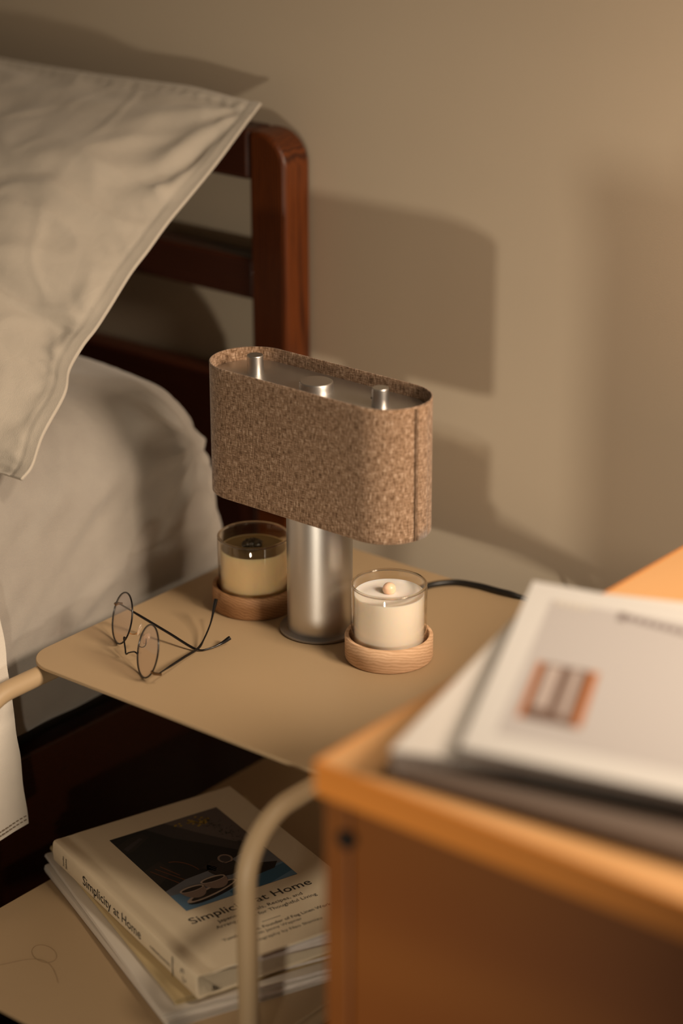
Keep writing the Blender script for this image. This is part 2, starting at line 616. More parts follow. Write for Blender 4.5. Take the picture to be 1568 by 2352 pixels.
def pillow():
    root = thing('pillow', 'large cream cotton pillow leaning against the wooden headboard', 'pillow', (-.65, -.12, .75))
    e = catmull(EDGE, 8)
    # resample by y
    def edge_at(v):
        f = v * (len(e) - 1)
        i = min(int(f), len(e) - 2)
        return e[i].lerp(e[i + 1], f - i)
    k = .65
    nrm = Vector((0, -k, 1)).normalized()
    up = Vector((0, 1, k)).normalized()
    W = .70
    NU, NV = 150, 120
    HEM = .016

    def pt(u, v, side):
        E = edge_at(v)
        s = u * W
        p = E + Vector((-s, 0, 0))
        # upper border sags a touch between the corners, lower border curls in
        p += up * (-.012 * math.sin(PI * u) * smooth01((v - .6) / .4) + .012 * smooth01(v / .15) * 0)
        p.z += .010 * smooth01(s / .12) * smooth01((v - .75) / .25)
        d_edge = s
        d_top = (1 - v) * .56
        d_bot = v * .56
        d_left = W - s
        a = smooth01((d_edge + .004) / .17) * smooth01((d_top - .01) / .16) * smooth01((d_bot + .005) / .10) * smooth01(d_left / .14)
        h = .070 * a ** .8
        base = .0016
        if side > 0:
            # wrinkles: fan from the upper corner, broad soft hollows across the face
            q = Vector((s, d_top, 0))
            ang = math.atan2(d_top, s + 1e-4)
            rad = q.length
            n1 = noise.noise(Vector((s * 7 + d_top * 5, d_top * 16 - s * 5, 2.2)))
            n2 = noise.noise(Vector((s * 22, d_top * 26, 5.0)))
            n0 = noise.noise(Vector((s * 5, d_top * 5, 8.0)))
            fan = math.sin(ang * 15 + 3 * n1) * math.exp(-((rad - .09) / .07) ** 2)
            pucker = math.sin(v * 130 + 5 * n2) * math.exp(-((s - HEM - .008) / .012) ** 2)
            puck2 = math.sin(s * 330) * math.exp(-((d_top - .010) / .007) ** 2)
            wr = .0075 * n0 + .0060 * max(0, ridge(n1) - .45) + .0020 * n2 + .0034 * fan + .0030 * max(0, ridge(noise.noise(Vector((s * 9 - d_top * 6, d_top * 9 + s * 14, 4.4)))) - .55) + .0010 * pucker + .0009 * puck2
            ins = smooth01((d_edge - .004) / .03) * smooth01(d_top / .02)
            # long soft hollow low on the face, then the cuff seam
            hol = -.010 * math.exp(-((d_bot - .20 - .22 * s) / .030) ** 2) * smooth01(s / .05)
            hol += -.0022 * math.exp(-((d_bot - .135) / .004) ** 2) * smooth01((s - .03) / .02)
            hol += -.006 * math.exp(-((d_top - .10 - .55 * s) / .022) ** 2) * smooth01((s - .08) / .08)
            h += (wr * 1.2 + hol) * ins
            h -= .0011 * math.exp(-((d_edge - HEM) / .0026) ** 2)
            h -= .0012 * math.exp(-((d_top - .018) / .0022) ** 2)
            return p + nrm * (base + h)
        return p - nrm * (base + h * .55)

    us = [(i / NU) ** 1.25 for i in range(NU + 1)]
    vs = [i / NV for i in range(NV + 1)]
    bm = bmesh.new()
    F = [[bm.verts.new(pt(u, v, 1)) for v in vs] for u in us]
    B = [[bm.verts.new(pt(u, v, -1)) for v in vs] for u in us]
    for i in range(NU):
        for j in range(NV):
            bm.faces.new((F[i][j], F[i + 1][j], F[i + 1][j + 1], F[i][j + 1]))
            bm.faces.new((B[i][j], B[i][j + 1], B[i + 1][j + 1], B[i + 1][j]))
    for i in range(NU):
        bm.faces.new((F[i][0], B[i][0], B[i + 1][0], F[i + 1][0]))
        bm.faces.new((F[i][NV], F[i + 1][NV], B[i + 1][NV], B[i][NV]))
    for j in range(NV):
        bm.faces.new((F[0][j], F[0][j + 1], B[0][j + 1], B[0][j]))
        bm.faces.new((F[NU][j], B[NU][j], B[NU][j + 1], F[NU][j + 1]))
    bmesh.ops.translate(bm, vec=(.65, .12, -.75), verts=bm.verts)
    link_bm('pillowcase', bm, M['pillow'], root, angle=100)
    return root


pillow()

# ------------------------------------------------------------------ duvet corner hanging at the left


def duvet():
    root = thing('duvet', 'white cotton duvet corner with stitched hem hanging down beside the mattress', 'duvet', (-.4, -.6, .5))
    bm = bmesh.new()
    prof = [(.355, -.250), (.40, -.253), (.44, -.256), (.50, -.262), (.56, -.266), (.61, -.272), (.68, -.305), (.74, -.35)]

    def yr(z):
        for (a, ya), (b, yb) in zip(prof, prof[1:]):
            if z <= b:
                return ya + (yb - ya) * (z - a) / (b - a)
        return prof[-1][1]
    NZ, NYY = 90, 50
    path = []
    # down the side, then over the mattress top
    for i in range(NZ + 1):
        z = .355 + (.765 - .355) * i / NZ
        x = -.202 - .010 * smooth01((z - .60) / .12)
        path.append((x, z))
    for i in range(1, 30):
        t = i / 29
        a = t * PI / 2
        path.append((-.212 - .05 * math.sin(a) - (.0), .765 + .03 * (1 - math.cos(a)) if False else .765 + .025 * math.sin(a)))
    for i in range(1, 20):
        path.append((-.262 - .03 * i, .790))
    rows = []
    for side in (0, 1):
        R = []
        for (x, z) in path:
            y1 = yr(z)
            row = []
            for j in range(NYY + 1):
                t = j / NYY
                y = y1 - t * .95
                q = Vector((0, y * 6, z * 3))
                n = noise.noise(q * 2.0) * .004 + noise.noise(q * 6) * .0022
                n *= smooth01(t / .04) * .8 + .2
                off = n + (.006 * side)
                xx = x + off if z < .764 else x
                zz = z if z < .764 else z + off
                if z < .37:
                    zz -= .012 * t * 6 * (1 if t < .2 else .2 / t) * 0
                row.append(bm.verts.new((xx + .4, y + .6 + .0007 * math.sin(z * 90) + .0008 * noise.noise(Vector((z * 30, 0, 4))), zz - .5 - .006 * smooth01((.40 - z) / .04) * math.sin(min(t * 14, PI)))))
            R.append(row)
        rows.append(R)
    A, B = rows
    n, m_ = len(A), len(A[0])
    for i in range(n - 1):
        for j in range(m_ - 1):
            bm.faces.new((A[i][j], A[i][j + 1], A[i + 1][j + 1], A[i + 1][j]))
            bm.faces.new((B[i][j], B[i + 1][j], B[i + 1][j + 1], B[i][j + 1]))
    for i in range(n - 1):
        bm.faces.new((A[i][0], A[i + 1][0], B[i + 1][0], B[i][0]))
        bm.faces.new((A[i][-1], B[i][-1], B[i + 1][-1], A[i + 1][-1]))
    for j in range(m_ - 1):
        bm.faces.new((A[0][j], B[0][j], B[0][j + 1], A[0][j + 1]))
        bm.faces.new((A[-1][j], A[-1][j + 1], B[-1][j + 1], B[-1][j]))
    link_bm('duvet_cover', bm, M['duvet'], root, angle=80)
    sb = bmesh.new()
    for row in (0, 1):
        for k in range(26):
            y = -.2525 - .0052 * k
            z = .3605 + row * .0045 - .006 * math.sin(min((-.25 - y) / .95 * 14, PI))
            n = (noise.noise(Vector((0, y * 6, z * 3)) * 2.0) * .004 + noise.noise(Vector((0, y * 6, z * 3)) * 6) * .0022) * .5
            box_bm(-.1965 + n * .5 + .4, -.1948 + n + .4, y + .6, y + .6 - .0034, z - .5, z - .5 + .0008, sb)
    s = link_bm('hem_stitching', sb, M['stitch'], root, smooth=False)
    s['label'] = 'two rows of brown hem stitches'


duvet()

# ================================================================== SIDE TABLE
tb = thing('side_table', 'sand coloured metal side table with rounded top and tubular frame beside the bed', 'side table', (.015, -.08, 0))
TX, TY = -.015, .08


def tpart(name, bm, m, **kw):
    bmesh.ops.translate(bm, vec=(TX, TY, 0), verts=bm.verts)
    return link_bm(name, bm, m, tb, **kw)


tpart('tabletop', prism_bm(rounded_rect(-.191, .221, -.251, .190, .036, 14), .546, .550), M['sand'], bevel=.0008, seg=2)
shelf = tpart('lower_shelf', prism_bm(rounded_rect(-.171, .203, -.447, .180, .010, 6), .291, .295), M['sand'], bevel=.0008, seg=2)
for x in (-.169, .200):
    bm = bmesh.new()
    tube_bm(rounded_path([(x, .16, .0), (x, .16, .536), (x, -.350, .536), (x, -.350, .0)], .062, 16), .0100, 24, bm)
    tpart('frame_tube', bm, M['sand'])
    tpart('shelf_rail', tube_bm([(x, .155, .2815), (x, -.345, .2815)], .0088, 20), M['sand'])
# faint looping scuff on the lower shelf
sc = bmesh.new()
loop = []
for k in range(60):
    t = k / 59
    loop.append((-.165 + .145 * t + .012 * math.sin(t * 6), -.375 + .022 * math.sin(t * 7 + 2.2) - .01 * t, .2953))
tube_bm(catmull(loop, 2), .00025, 5, sc, flat=1)
loop = [(-.072 + .017 * math.cos(a / 30 * 2 * PI + .3), -.352 + .012 * math.sin(a / 30 * 2 * PI), .2953) for a in range(30)]
tube_bm(loop, .00025, 5, sc, closed=True)
bmesh.ops.translate(sc, vec=(TX, TY, 0), verts=sc.verts)
s = link_bm('scuff_mark', sc, M['scratch'], shelf)
s['label'] = 'faint looping scuff line'

# ================================================================== TABLE LAMP
lamp = thing('table_lamp', 'table lamp with oval oatmeal linen shade on a silver cylinder stem, on the side table', 'lamp', (.0017, -.0019, .55), math.radians(-1.0))
link_bm('base', lathe_bm([(0, 0), (.0405, 0), (.0412, .0008), (.0427, .0012), (.0427, .0028), (.0422, .0036), (.034, .0040), (0, .0040)], 96), M['steel_base'], lamp)
link_bm('stem', lathe_bm([(0, .0035), (.0344, .0035), (.0344, .20), (.0338, .245), (0, .245)], 128), M['steel'], lamp)


def stadium(a, r, n=40):
    P = []
    for k in range(n + 1):
        t = -PI / 2 + PI * k / n
        P.append((a - r + r * math.cos(t), r * math.sin(t)))
    for k in range(n + 1):
        t = PI / 2 + PI * k / n
        P.append((-(a - r) + r * math.cos(t), r * math.sin(t)))
    # densify straights
    out = []
    m_ = len(P)
    for i in range(m_):
        p, q = P[i], P[(i + 1) % m_]
        d = math.hypot(q[0] - p[0], q[1] - p[1])
        k = max(1, int(d / .006))
        for j in range(k):
            out.append((p[0] + (q[0] - p[0]) * j / k, p[1] + (q[1] - p[1]) * j / k))
    return out


def shade():
    A, R = .1345, .0445
    z0, z1 = .1375, .2784
    bm = bmesh.new()
    uv = bm.loops.layers.uv.new('UVMap')
    th = .0016
    so, si = stadium(A, R), stadium(A - th, R - th)
    # match counts by resampling inner from the outer's normals
    si = []
    n = len(so)
    for i in range(n):
        x, y = so[i]
        cx = max(-(A - R), min(A - R, x))
        d = Vector((x - cx, y))
        d.normalize()
        si.append((x - d.x * th, y - d.y * th))
    arc = [0]
    for i in range(n):
        p, q = so[i], so[(i + 1) % n]
        arc.append(arc[-1] + math.hypot(q[0] - p[0], q[1] - p[1]))
    prof = [(0, z0 + .0006), (0, z0), (0, z1)]
    rows = []
    # section around: outer bottom -> outer top -> lip -> inner top -> inner bottom
    zs = [z0 + (z1 - z0) * k / 24 for k in range(25)]
    sec = [(0, z) for z in zs] + [(.3, z1 + .0005), (.7, z1 + .0005)] + [(1, z) for z in zs[::-1]] + [(.7, z0 - .0004), (.3, z0 - .0004)]
    vv = [0]
    for (a, za), (b, zb) in zip(sec, sec[1:] + sec[:1]):
        vv.append(vv[-1] + math.hypot((b - a) * th, zb - za))
    rings = []
    for f, z in sec:
        fl = 1 + .0 * (z1 - z)
        rings.append([bm.verts.new(((so[i][0] * (1 - f) + si[i][0] * f) * fl, (so[i][1] * (1 - f) + si[i][1] * f) * fl, z)) for i in range(n)])
    for k in range(len(sec)):
        a, b = rings[k], rings[(k + 1) % len(sec)]
        for i in range(n):
            f = bm.faces.new((a[i], a[(i + 1) % n], b[(i + 1) % n], b[i]))
            us = (arc[i], arc[i + 1], arc[i + 1], arc[i])
            ws = (vv[k], vv[k], vv[k + 1], vv[k + 1])
            for l, u_, w_ in zip(f.loops, us, ws):
                l[uv].uv = (u_, w_)
    sh = link_bm('lamp_shade', bm, M['linen'], lamp, angle=60)
    # overlap seam near the right end
    a = math.radians(-14)
    cx = A - R
    sb = bmesh.new()
    pts = [(cx + (R + .0006) * math.cos(a) + .0, (R + .0006) * math.sin(a), z0 + .001), (cx + (R + .0006) * math.cos(a), (R + .0006) * math.sin(a), z1 - .001)]
    tube_bm(pts, .0007, 8, sb)
    link_bm('shade_seam', sb, M['linen_thread'], sh)
    fb = bmesh.new()
    uv2 = fb.loops.layers.uv.new('UVMap')
    cols = []
    for k in range(9):
        t = a + math.radians(3 + 22 * k / 8)
        rr = R + .0013 - (.0006 if k in (0, 8) else 0)
        cols.append([fb.verts.new((cx + rr * math.cos(t), rr * math.sin(t), z0 + .0005 + (z1 - z0 - .001) * j / 10)) for j in range(11)])
    for k in range(8):
        for j in range(10):
            f = fb.faces.new((cols[k][j], cols[k + 1][j], cols[k + 1][j + 1], cols[k][j + 1]))
            for l, (uu, w_) in zip(f.loops, ((k, j), (k + 1, j), (k + 1, j + 1), (k, j + 1))):
                l[uv2].uv = (uu * .0021, w_ * .014)
    fo = link_bm('shade_overlap', fb, M['linen'], sh)
    so_ = fo.modifiers.new('thickness', 'SOLIDIFY')
    so_.thickness = .0008
    return sh


shade()
link_bm('top_plate', prism_bm(stadium(.1325, .0425, 32), .2625, .2650), M['steel'], lamp, bevel=.0004, seg=2)


def knob_bm(r, h, z, x, y=0):
    return lathe_bm([(0, z), (r, z), (r, z + .0006), (r * .965, z + h - .0010), (r * .95, z + h - .0005), (r * .91, z + h), (0, z + h)], 64, None, x, y)


link_bm('shade_knob', knob_bm(.0088, .0190, .2650, -.0875, .002), M['steel'], lamp)
kn = link_bm('shade_knob', knob_bm(.0088, .0190, .2650, .0790, .002), M['steel'], lamp)
hb = bmesh.new()
bmesh.ops.create_uvsphere(hb, u_segments=12, v_segments=8, radius=.0011, matrix=Matrix.Translation((.0790 - .0062, .002 - .0060, .2735)))
hl = link_bm('set_screw_hole', hb, M['black'], kn)
link_bm('dimmer_disc', knob_bm(.0178, .0095, .2650, -.0020, -.001), M['steel'], lamp)
link_bm('power_cord', tube_bm(catmull([(.030, .018, .0035), (.036, .060, .0035), (.030, .110, .0035), (.024, .150, .0035), (.040, .178, .0035), (.066, .188, .0037), (.092, .190, .0040), (.1130, .1935, .0028), (.135, .206, -.010), (.150, .214, -.05), (.158, .220, -.14), (.16, .24, -.30)], 10), .0034, 14), M['black'], lamp)

# ================================================================== CANDLES


def candle(loc, label, wood_m, wax_m, wax_top, deco):
    """a glass of wax; the wooden holder is a thing of its own"""
    c = thing('jar_candle', label, 'candle', (loc[0], loc[1], loc[2] + .0062))
    H = .0743
    R = .0388
    prof = [(0, .0), (R - .006, 0), (R - .0035, .0008), (R - .0022, .004), (R, .014), (R + .0001, H - .002), (R - .0006, H), (R - .0018, H), (R - .0024, H - .002),
            (R - .0026, .012), (R - .006, .0062), (0, .0056)]
    jar = link_bm('glass_jar', lathe_bm(prof, 128), M['glass'], c)
    link_bm('rim', tube_bm([((R - .0012) * math.cos(2 * PI * k / 96), (R - .0012) * math.sin(2 * PI * k / 96), H) for k in range(96)], .00135, 12, closed=True), M['rim_glass'], jar)
    wt = wax_top
    Rw = R - .0029
    wp = [(0, .0060), (Rw - .006, .0064), (Rw - .001, .010), (Rw, .014), (Rw, wt + .0008), (Rw - .0006, wt + .0012), (Rw - .002, wt + .0002), (Rw - .010, wt - .0006), (.008, wt - .0010), (0, wt - .0010)]
    link_bm('wax', lathe_bm(wp, 96), wax_m, c)
    if deco != 'ball':  # added thin layer: shadow on the rear candle's wax, put in as colour
        shade_layer = link_bm('shaded_wax_top', lathe_bm([(0, wt - .0008), (Rw - .003, wt - .0006), (Rw - .0016, wt + .0006), (Rw - .002, wt + .0009), (Rw - .004, wt + .0002), (0, wt - .0001)], 96), M['shaded_wax_top'], c)
        shade_layer['label'] = 'brownish layer on the wax, painted as shade'
    if deco == 'ball':
        bm = bmesh.new()
        bmesh.ops.create_uvsphere(bm, u_segments=32, v_segments=20, radius=.0069, matrix=Matrix.Translation((-.003, .004, wt + .0030)))
        st = link_bm('polished_stone', bm, M['stone'], c)
        st['label'] = 'small pink polished ball set in the wax'
    else:
        bm = bmesh.new()
        bmesh.ops.create_icosphere(bm, subdivisions=4, radius=.0100, matrix=Matrix.Translation((0, 0, 0)))
        for v_ in bm.verts:
            n = noise.noise(v_.co * 170) * .0045 + noise.noise(v_.co * 420) * .0018
            v_.co += v_.co.normalized() * n
            v_.co.z *= .75
            v_.co += Vector((-.0005, -.0005, wt + .0030))
        st = link_bm('dark_stone', bm, M['darkstone'], c)
        st['label'] = 'dark rough stone set in the wax'
    return c


def coaster(loc, label, m):
    k = lathe_bm([(0, 0), (.0435, 0), (.0449, .0012), (.0453, .003), (.0453, .0243), (.0447, .0255), (.0418, .0257), (.0410, .0250), (.0408, .0062), (0, .0060)], 128)
    o = link_bm('wooden_candle_holder', k, m)
    o.location = loc
    o['label'] = label
    o['category'] = 'candle holder'
    return o


P1 = (-.0927, .0017, .55)
P2 = (.0999, -.0105, .55)
coaster(P1, 'round brown wooden holder under the rear candle, between bed and lamp', M['beech2']).rotation_euler = (0, 0, .7)
coaster(P2, 'round pale wooden holder under the front candle, right of the lamp stem', M['beech']).rotation_euler = (0, 0, -.5)
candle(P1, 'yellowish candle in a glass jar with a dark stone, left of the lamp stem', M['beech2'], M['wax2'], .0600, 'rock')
candle(P2, 'creamy white candle in a glass jar with a pink ball, right of the lamp stem', M['beech'], M['wax'], .0635, 'ball')

# ================================================================== GLASSES


def glasses():
    root = thing('eyeglasses', 'round thin black wire eyeglasses lying upside down on the side table', 'glasses', (-.10, -.15, .55))
    O = Vector((-.10, -.15, .55))
    R = .0268
    tilt = math.radians(17)
    A = Vector((-.1378, -.1554, .5767))
    B = Vector((-.0625, -.1965, .5762))
    u = (B - A)
    u.z = 0
    u.normalize()
    n = Vector((-u.y, u.x, 0))
    wv = Vector((0, 0, 1)) * math.cos(tilt) + n * math.sin(tilt)
    nl = n * math.cos(tilt) - Vector((0, 0, 1)) * math.sin(tilt)
    A -= O
    B -= O

    def P(c, a, r=R, off=0):
        return c + (u * math.cos(a) + wv * math.sin(a)) * r + nl * off
    for c in (A, B):
        rim = link_bm('rim', tube_bm([P(c, 2 * PI * k / 72) for k in range(72)], .00092, 10, closed=True), M['wire'], root)
        bm = bmesh.new()
        f = [bm.verts.new(P(c, 2 * PI * k / 64, R - .0006, .0007)) for k in range(64)]
        g = [bm.verts.new(P(c, 2 * PI * k / 64, R - .0006, -.0007)) for k in range(64)]
        bm.faces.new(f)
        bm.faces.new(g[::-1])
        for k in range(64):
            bm.faces.new((f[k], g[k], g[(k + 1) % 64], f[(k + 1) % 64]))
        link_bm('lens', bm, M['lens'], rim)
    # bridge (low, since the glasses lie upside down)
    a0 = P(A, math.radians(-30))
    b0 = P(B, math.radians(-150))
    mid = (a0 + b0) / 2 - nl * .004
    bp = catmull([a0, a0 + u * .0035 - nl * .004 + wv * .002, mid - u * .006 - wv * .005, mid - wv * .009, mid + u * .006 - wv * .005, b0 - u * .003 - nl * .003 + wv * .001, b0], 6)
    link_bm('bridge', tube_bm(bp, .00085, 10), M['wire'], root)
    # nose pads with their arms
    for c, sgn in ((A, 1), (B, -1)):
        s = P(c, math.radians(-12 if sgn > 0 else 192))
        e = s + u * sgn * .0055 + nl * .0085 + wv * .007
        arm = tube_bm(catmull([s, s + nl * .004 - wv * .001, s + nl * .008 + u * sgn * .002 + wv * .001, e], 6), .0005, 8)
        arm_o = link_bm('pad_arm', arm, M['gold'] if sgn > 0 else M['wire'], root)
        bm = bmesh.new()
        bmesh.ops.create_uvsphere(bm, u_segments=20, v_segments=12, radius=1)
        axn = (u * sgn * .75 + nl * .66).normalized()
        la = (wv + u * sgn * -.25)
        la = (la - axn * la.dot(axn)).normalized()
        sd = axn.cross(la)
        for v_ in bm.verts:
            q = v_.co.copy()
            v_.co = e + la * q.x * .0066 + sd * q.y * .0036 + axn * q.z * .0011
        link_bm('nose_pad', bm, M['pad'], arm_o)
    # hinges and temples
    for c, sgn in ((A, -1), (B, 1)):
        s = P(c, math.radians(180 - 10) if sgn < 0 else math.radians(-28))
        h = s + u * sgn * .004
        h2 = h + nl * .005
        bm = tube_bm([s - u * sgn * .001, s + u * sgn * .002, h + nl * .0012, h2 + nl * .0035], .0015, 10)
        link_bm('hinge', bm, M['bronze'], root)
        if sgn < 0:
            pts = [h2, 'L.33', 'L.66', (-.062, -.1270, .5530), (-.052, -.1165, .5527), (-.048, -.103, .5545), (-.0445, -.093, .5585)]
        else:
            pts = [h2, 'L.33', 'L.66', (-.059, -.126, .5545), (-.0665, -.108, .5575), (-.0760, -.088, .5640), (-.0835, -.074, .5735), (-.0880, -.0655, .5800)]
        q3 = Vector(pts[3]) - O
        pts = [pts[0], pts[0].lerp(q3, .33), pts[0].lerp(q3, .66)] + [Vector(p) - O for p in pts[3:]]
        pp = catmull(pts, 8)
        L = len(pp)
        rad = []
        for i in range(L):
            t = i / (L - 1)
            rad.append(.0009 + .0004 * smooth01((t - .05) / .1) * (1 - smooth01((t - .45) / .1)) * 1.2 + .0013 * smooth01((t - .70) / .28))
        link_bm('temple_arm', tube_bm(pp, .001, 12, radii=rad), M['wire'], root)
    return root


glasses()


# ================================================================== TEXT
def text_bm(txt, width=None, height=None, spacing=1.0, bold=0.0):
    cu = bpy.data.curves.new('lettering', 'FONT')
    cu.body = txt
    cu.size = 1
    cu.space_character = spacing
    cu.offset = bold
    cu.resolution_u = 3
    cu.fill_mode = 'FRONT'
    o = bpy.data.objects.new('lettering', cu)
    COL.objects.link(o)
    bpy.context.view_layer.update()
    dg = bpy.context.evaluated_depsgraph_get()
    me = bpy.data.meshes.new_from_object(o.evaluated_get(dg))
    bm = bmesh.new()
    bm.from_mesh(me)
    bpy.data.objects.remove(o)
    bpy.data.curves.remove(cu)
    bpy.data.meshes.remove(me)
    xs = [v_.co.x for v_ in bm.verts]
    x0, x1 = min(xs), max(xs)
    sx = width / (x1 - x0) if width else height
    sy = height if height else sx
    for v_ in bm.verts:
        v_.co.x = (v_.co.x - x0) * sx
        v_.co.y *= sy
    return bm


def place_text(bm, origin, xdir, ydir):
    nrm = xdir.cross(ydir)
    for v_ in bm.verts:
        c = v_.co.copy()
        v_.co = origin + xdir * c.x + ydir * c.y
    return bm


def merge(a, b):
    me = bpy.data.meshes.new('tmp')
    b.to_mesh(me)
    b.free()
    a.from_mesh(me)
    bpy.data.meshes.remove(me)
    return a


def flat_poly(bm, pts, z, mi, conv):
    f = bm.faces.new([bm.verts.new(conv(a, b, z)) for a, b in pts])
    f.material_index = mi
    return f


def ell(cx, cy, rx, ry, a0=0, a1=360, n=20, rot=0):
    o = []
    for k in range(n + 1 if a1 - a0 < 360 else n):
        t = math.radians(a0 + (a1 - a0) * k / n)
        x, y = rx * math.cos(t), ry * math.sin(t)
        c, s = math.cos(rot), math.sin(rot)
        o.append((cx + x * c - y * s, cy + x * s + y * c))
    return o


# ================================================================== BOOK STACK
# local frame of each book: +x runs down the spine towards the viewer, +y from spine to fore edge
def hardback():
    L, Wd, T = .306, .216, .026
    ang = math.radians(-18.2)
    b = thing('hardcover_book', 'cream hardcover book with a still life photo, topmost on the lower shelf', 'book',
              (-.1635, -.2475, .319), ang)
    # wrap section in (y, z): spine on the left with a hinge groove
    t = .0028
    outer = [(Wd, T), (.030, T), (.022, T - .0004), (.018, T - .0016), (.014, T - .0014), (.009, T - .0002), (.005, T), (.0022, T - .0006), (.0004, T - .0030), (-.0004, T * .5),
             (.0004, .0030), (.0022, .0006), (.005, 0), (.014, .0014), (.022, .0004), (.030, 0), (Wd, 0)]
    inner = [(Wd, t), (.006, t), (.0035, t + .001), (.0032, T * .5), (.0035, T - t - .001), (.006, T - t), (Wd, T - t)]
    pts = outer + inner
    bm = bmesh.new()
    lo = [bm.verts.new((0, y, z)) for y, z in pts]
    hi = [bm.verts.new((L, y, z)) for y, z in pts]
    n = len(pts)
    f1 = bm.faces.new(lo)
    f2 = bm.faces.new(hi[::-1])
    for i in range(n):
        bm.faces.new((lo[i], hi[i], hi[(i + 1) % n], lo[(i + 1) % n]))
    bmesh.ops.triangulate(bm, faces=[f1, f2])
    cov = link_bm('book_cover', bm, M['cover_cream'], b, bevel=.0006, seg=2)
    link_bm('page_block', box_bm(.005, L - .0022, .0045, Wd - .005, t + .0001, T - t - .0001), M['pages'], b, smooth=False)
    e = link_bm('head_band', box_bm(L - .0046, L - .0012, .0034, .0048, t, T - t), M['ink'], b, smooth=False)
    e['label'] = 'black strip at the spine end of the pages'
    zt = T + .00015
    X, Y = Vector((0, 1, 0)), Vector((-1, 0, 0))
    tb_ = bmesh.new()

    def line(txt, s, t0, t1, h, bold=0.0):
        merge(tb_, place_text(text_bm(txt, t1 - t0, h, 1.0, bold), Vector((s, t0, zt)), X, Y))
    line('Simplicity at Home', .2235, .0430, .1830, .0158, .006)
    line('Japanese Rituals, Recipes, and', .2355, .0660, .1640, .0072, .004)
    line('Arrangements for Thoughtful Living', .2445, .0590, .1755, .0072, .004)
    line('Yumiko Sekine, Founder of Fog Linen Work', .2675, .0530, .1775, .0064, .010)
    line('with Jenny Wapner', .2750, .0830, .1390, .0060)
    line('Photography by Nao Shimizu', .2850, .0700, .1560, .0060)
    box_bm(.2570, .2576, .1030, .1240, T, zt, tb_)
    tl = link_bm('title_lettering', tb_, M['ink'], cov, smooth=False)
    tl['label'] = 'black printed title and author lines'
    # spine
    sb = bmesh.new()
    ys = -.00055
    Xs, Ys = Vector((1, 0, 0)), Vector((0, 0, 1))

    def sline(txt, s0, s1, z, h, bold=0.0):
        merge(sb, place_text(text_bm(txt, s1 - s0, h, 1.0, bold), Vector((s0, ys, z)), Xs, Ys))
    sline('Simplicity at Home', .0700, .1960, .0085, .0155, .004)
    sline('CHRONICLE BOOKS', .2150, .2560, .0100, .0042, .01)
    for i, wd in enumerate(('Yumiko', 'Sekine')):
        merge(sb, place_text(text_bm(wd, .0125, .0050, 1.0, .006), Vector((.0270 + .0062 * i, ys, .0070)), Ys, -Xs))
    sl = link_bm('spine_lettering', sb, M['ink'], cov, smooth=False)
    sl['label'] = 'black printed spine title and names'
    sb = bmesh.new()
    box_bm(.2600, .2616, ys - .0001, ys, .0020, T - .0020, sb)
    for a0, cx, cz in ((0, .2800, .0170), (160, .2835, .0120)):
        tube_bm([(cx + .0028 * math.cos(math.radians(a0 + 26 * k)), ys, cz + .0036 * math.sin(math.radians(a0 + 26 * k))) for k in range(9)], .00035, 6, sb)
    em = link_bm('spine_emblem', sb, M['ink'], cov, smooth=False)
    em['label'] = 'black bar and small emblem on the spine'
    # the cover photograph: a still life with bowls, a pot and a flowering sprig
    ms = ['c_dark', 'c_shade', 'c_grey2', 'c_grey', 'c_blue', 'c_blue2', 'c_slate', 'c_bowl', 'c_bowl2', 'c_yellow', 'c_green', 'c_orange']
    ix = {k: i for i, k in enumerate(ms)}
    pb = bmesh.new()
    t0, t1, s0, s1 = .0500, .1800, .0330, .1990

    def cv(a, c, lay):
        a = min(max(a, 0), 1)
        c = min(max(c, 0), 1)
        return (s0 + (s1 - s0) * c, t0 + (t1 - t0) * a, T + .00012 + lay * .00004)

    def pl(pts, k, lay):
        flat_poly(pb, pts, lay, ix[k], cv)
    pl([(0, 0), (1, 0), (1, 1), (0, 1)], 'c_dark', 0)
    pl([(.32, 0), (1, 0), (1, .60), (.80, .55), (.62, .36), (.45, .20)], 'c_grey2', 1)
    pl([(.50, 0), (1, 0), (1, .52), (.84, .44), (.66, .22)], 'c_grey', 2)
    pl([(0, .10), (.14, .05), (.27, .04), (.30, .10), (.10, .20), (0, .22)], 'c_shade', 1)
    pl([(.03, .15), (.22, .08), (.24, .10), (.04, .19)], 'c_grey2', 2)
    pl([(0, .46), (.18, .40), (.20, .55), (0, .66)], 'c_shade', 1)
    for q in ((.04, .48, .16, .72), (.09, .47, .22, .70), (.14, .46, .21, .62)):
        pl([(q[0], q[1]), (q[0] + .010, q[1]), (q[2] + .010, q[3]), (q[2], q[3])], 'c_orange', 2)
    arc = ell(.22, .66, .17, .22, -85, -10, 14)
    arc2 = ell(.22, .66, .160, .21, -10, -85, 14) if False else [(.22 + (x - .22) * .95, .66 + (y - .66) * .95) for x, y in arc[::-1]]
    pl(arc + arc2, 'c_orange', 2)
    pl([(0, .74), (.22, .68), (.55, .66), (.78, .60), (1, .62), (1, 1), (0, 1)], 'c_slate', 3)
    pl([(0, .80), (.20, .82), (.5, .90), (.75, .83), (1, .82), (1, 1), (0, 1)], 'c_blue', 4)
    pl([(.42, .95), (.75, .86), (1, .84), (1, .94), (.75, 1), (.42, 1)], 'c_blue2', 5)
    pl([(.62, .80), (.85, .76), (.97, .80), (.90, .86), (.66, .88)], 'c_dark', 6)
    # tray under the bowls
    pl(ell(.33, .90, .27, .055, rot=-.16), 'c_dark', 6)
    pl(ell(.31, .885, .25, .045, rot=-.16), 'c_bowl2', 7)
    pl(ell(.32, .885, .22, .030, rot=-.16), 'c_shade', 8)
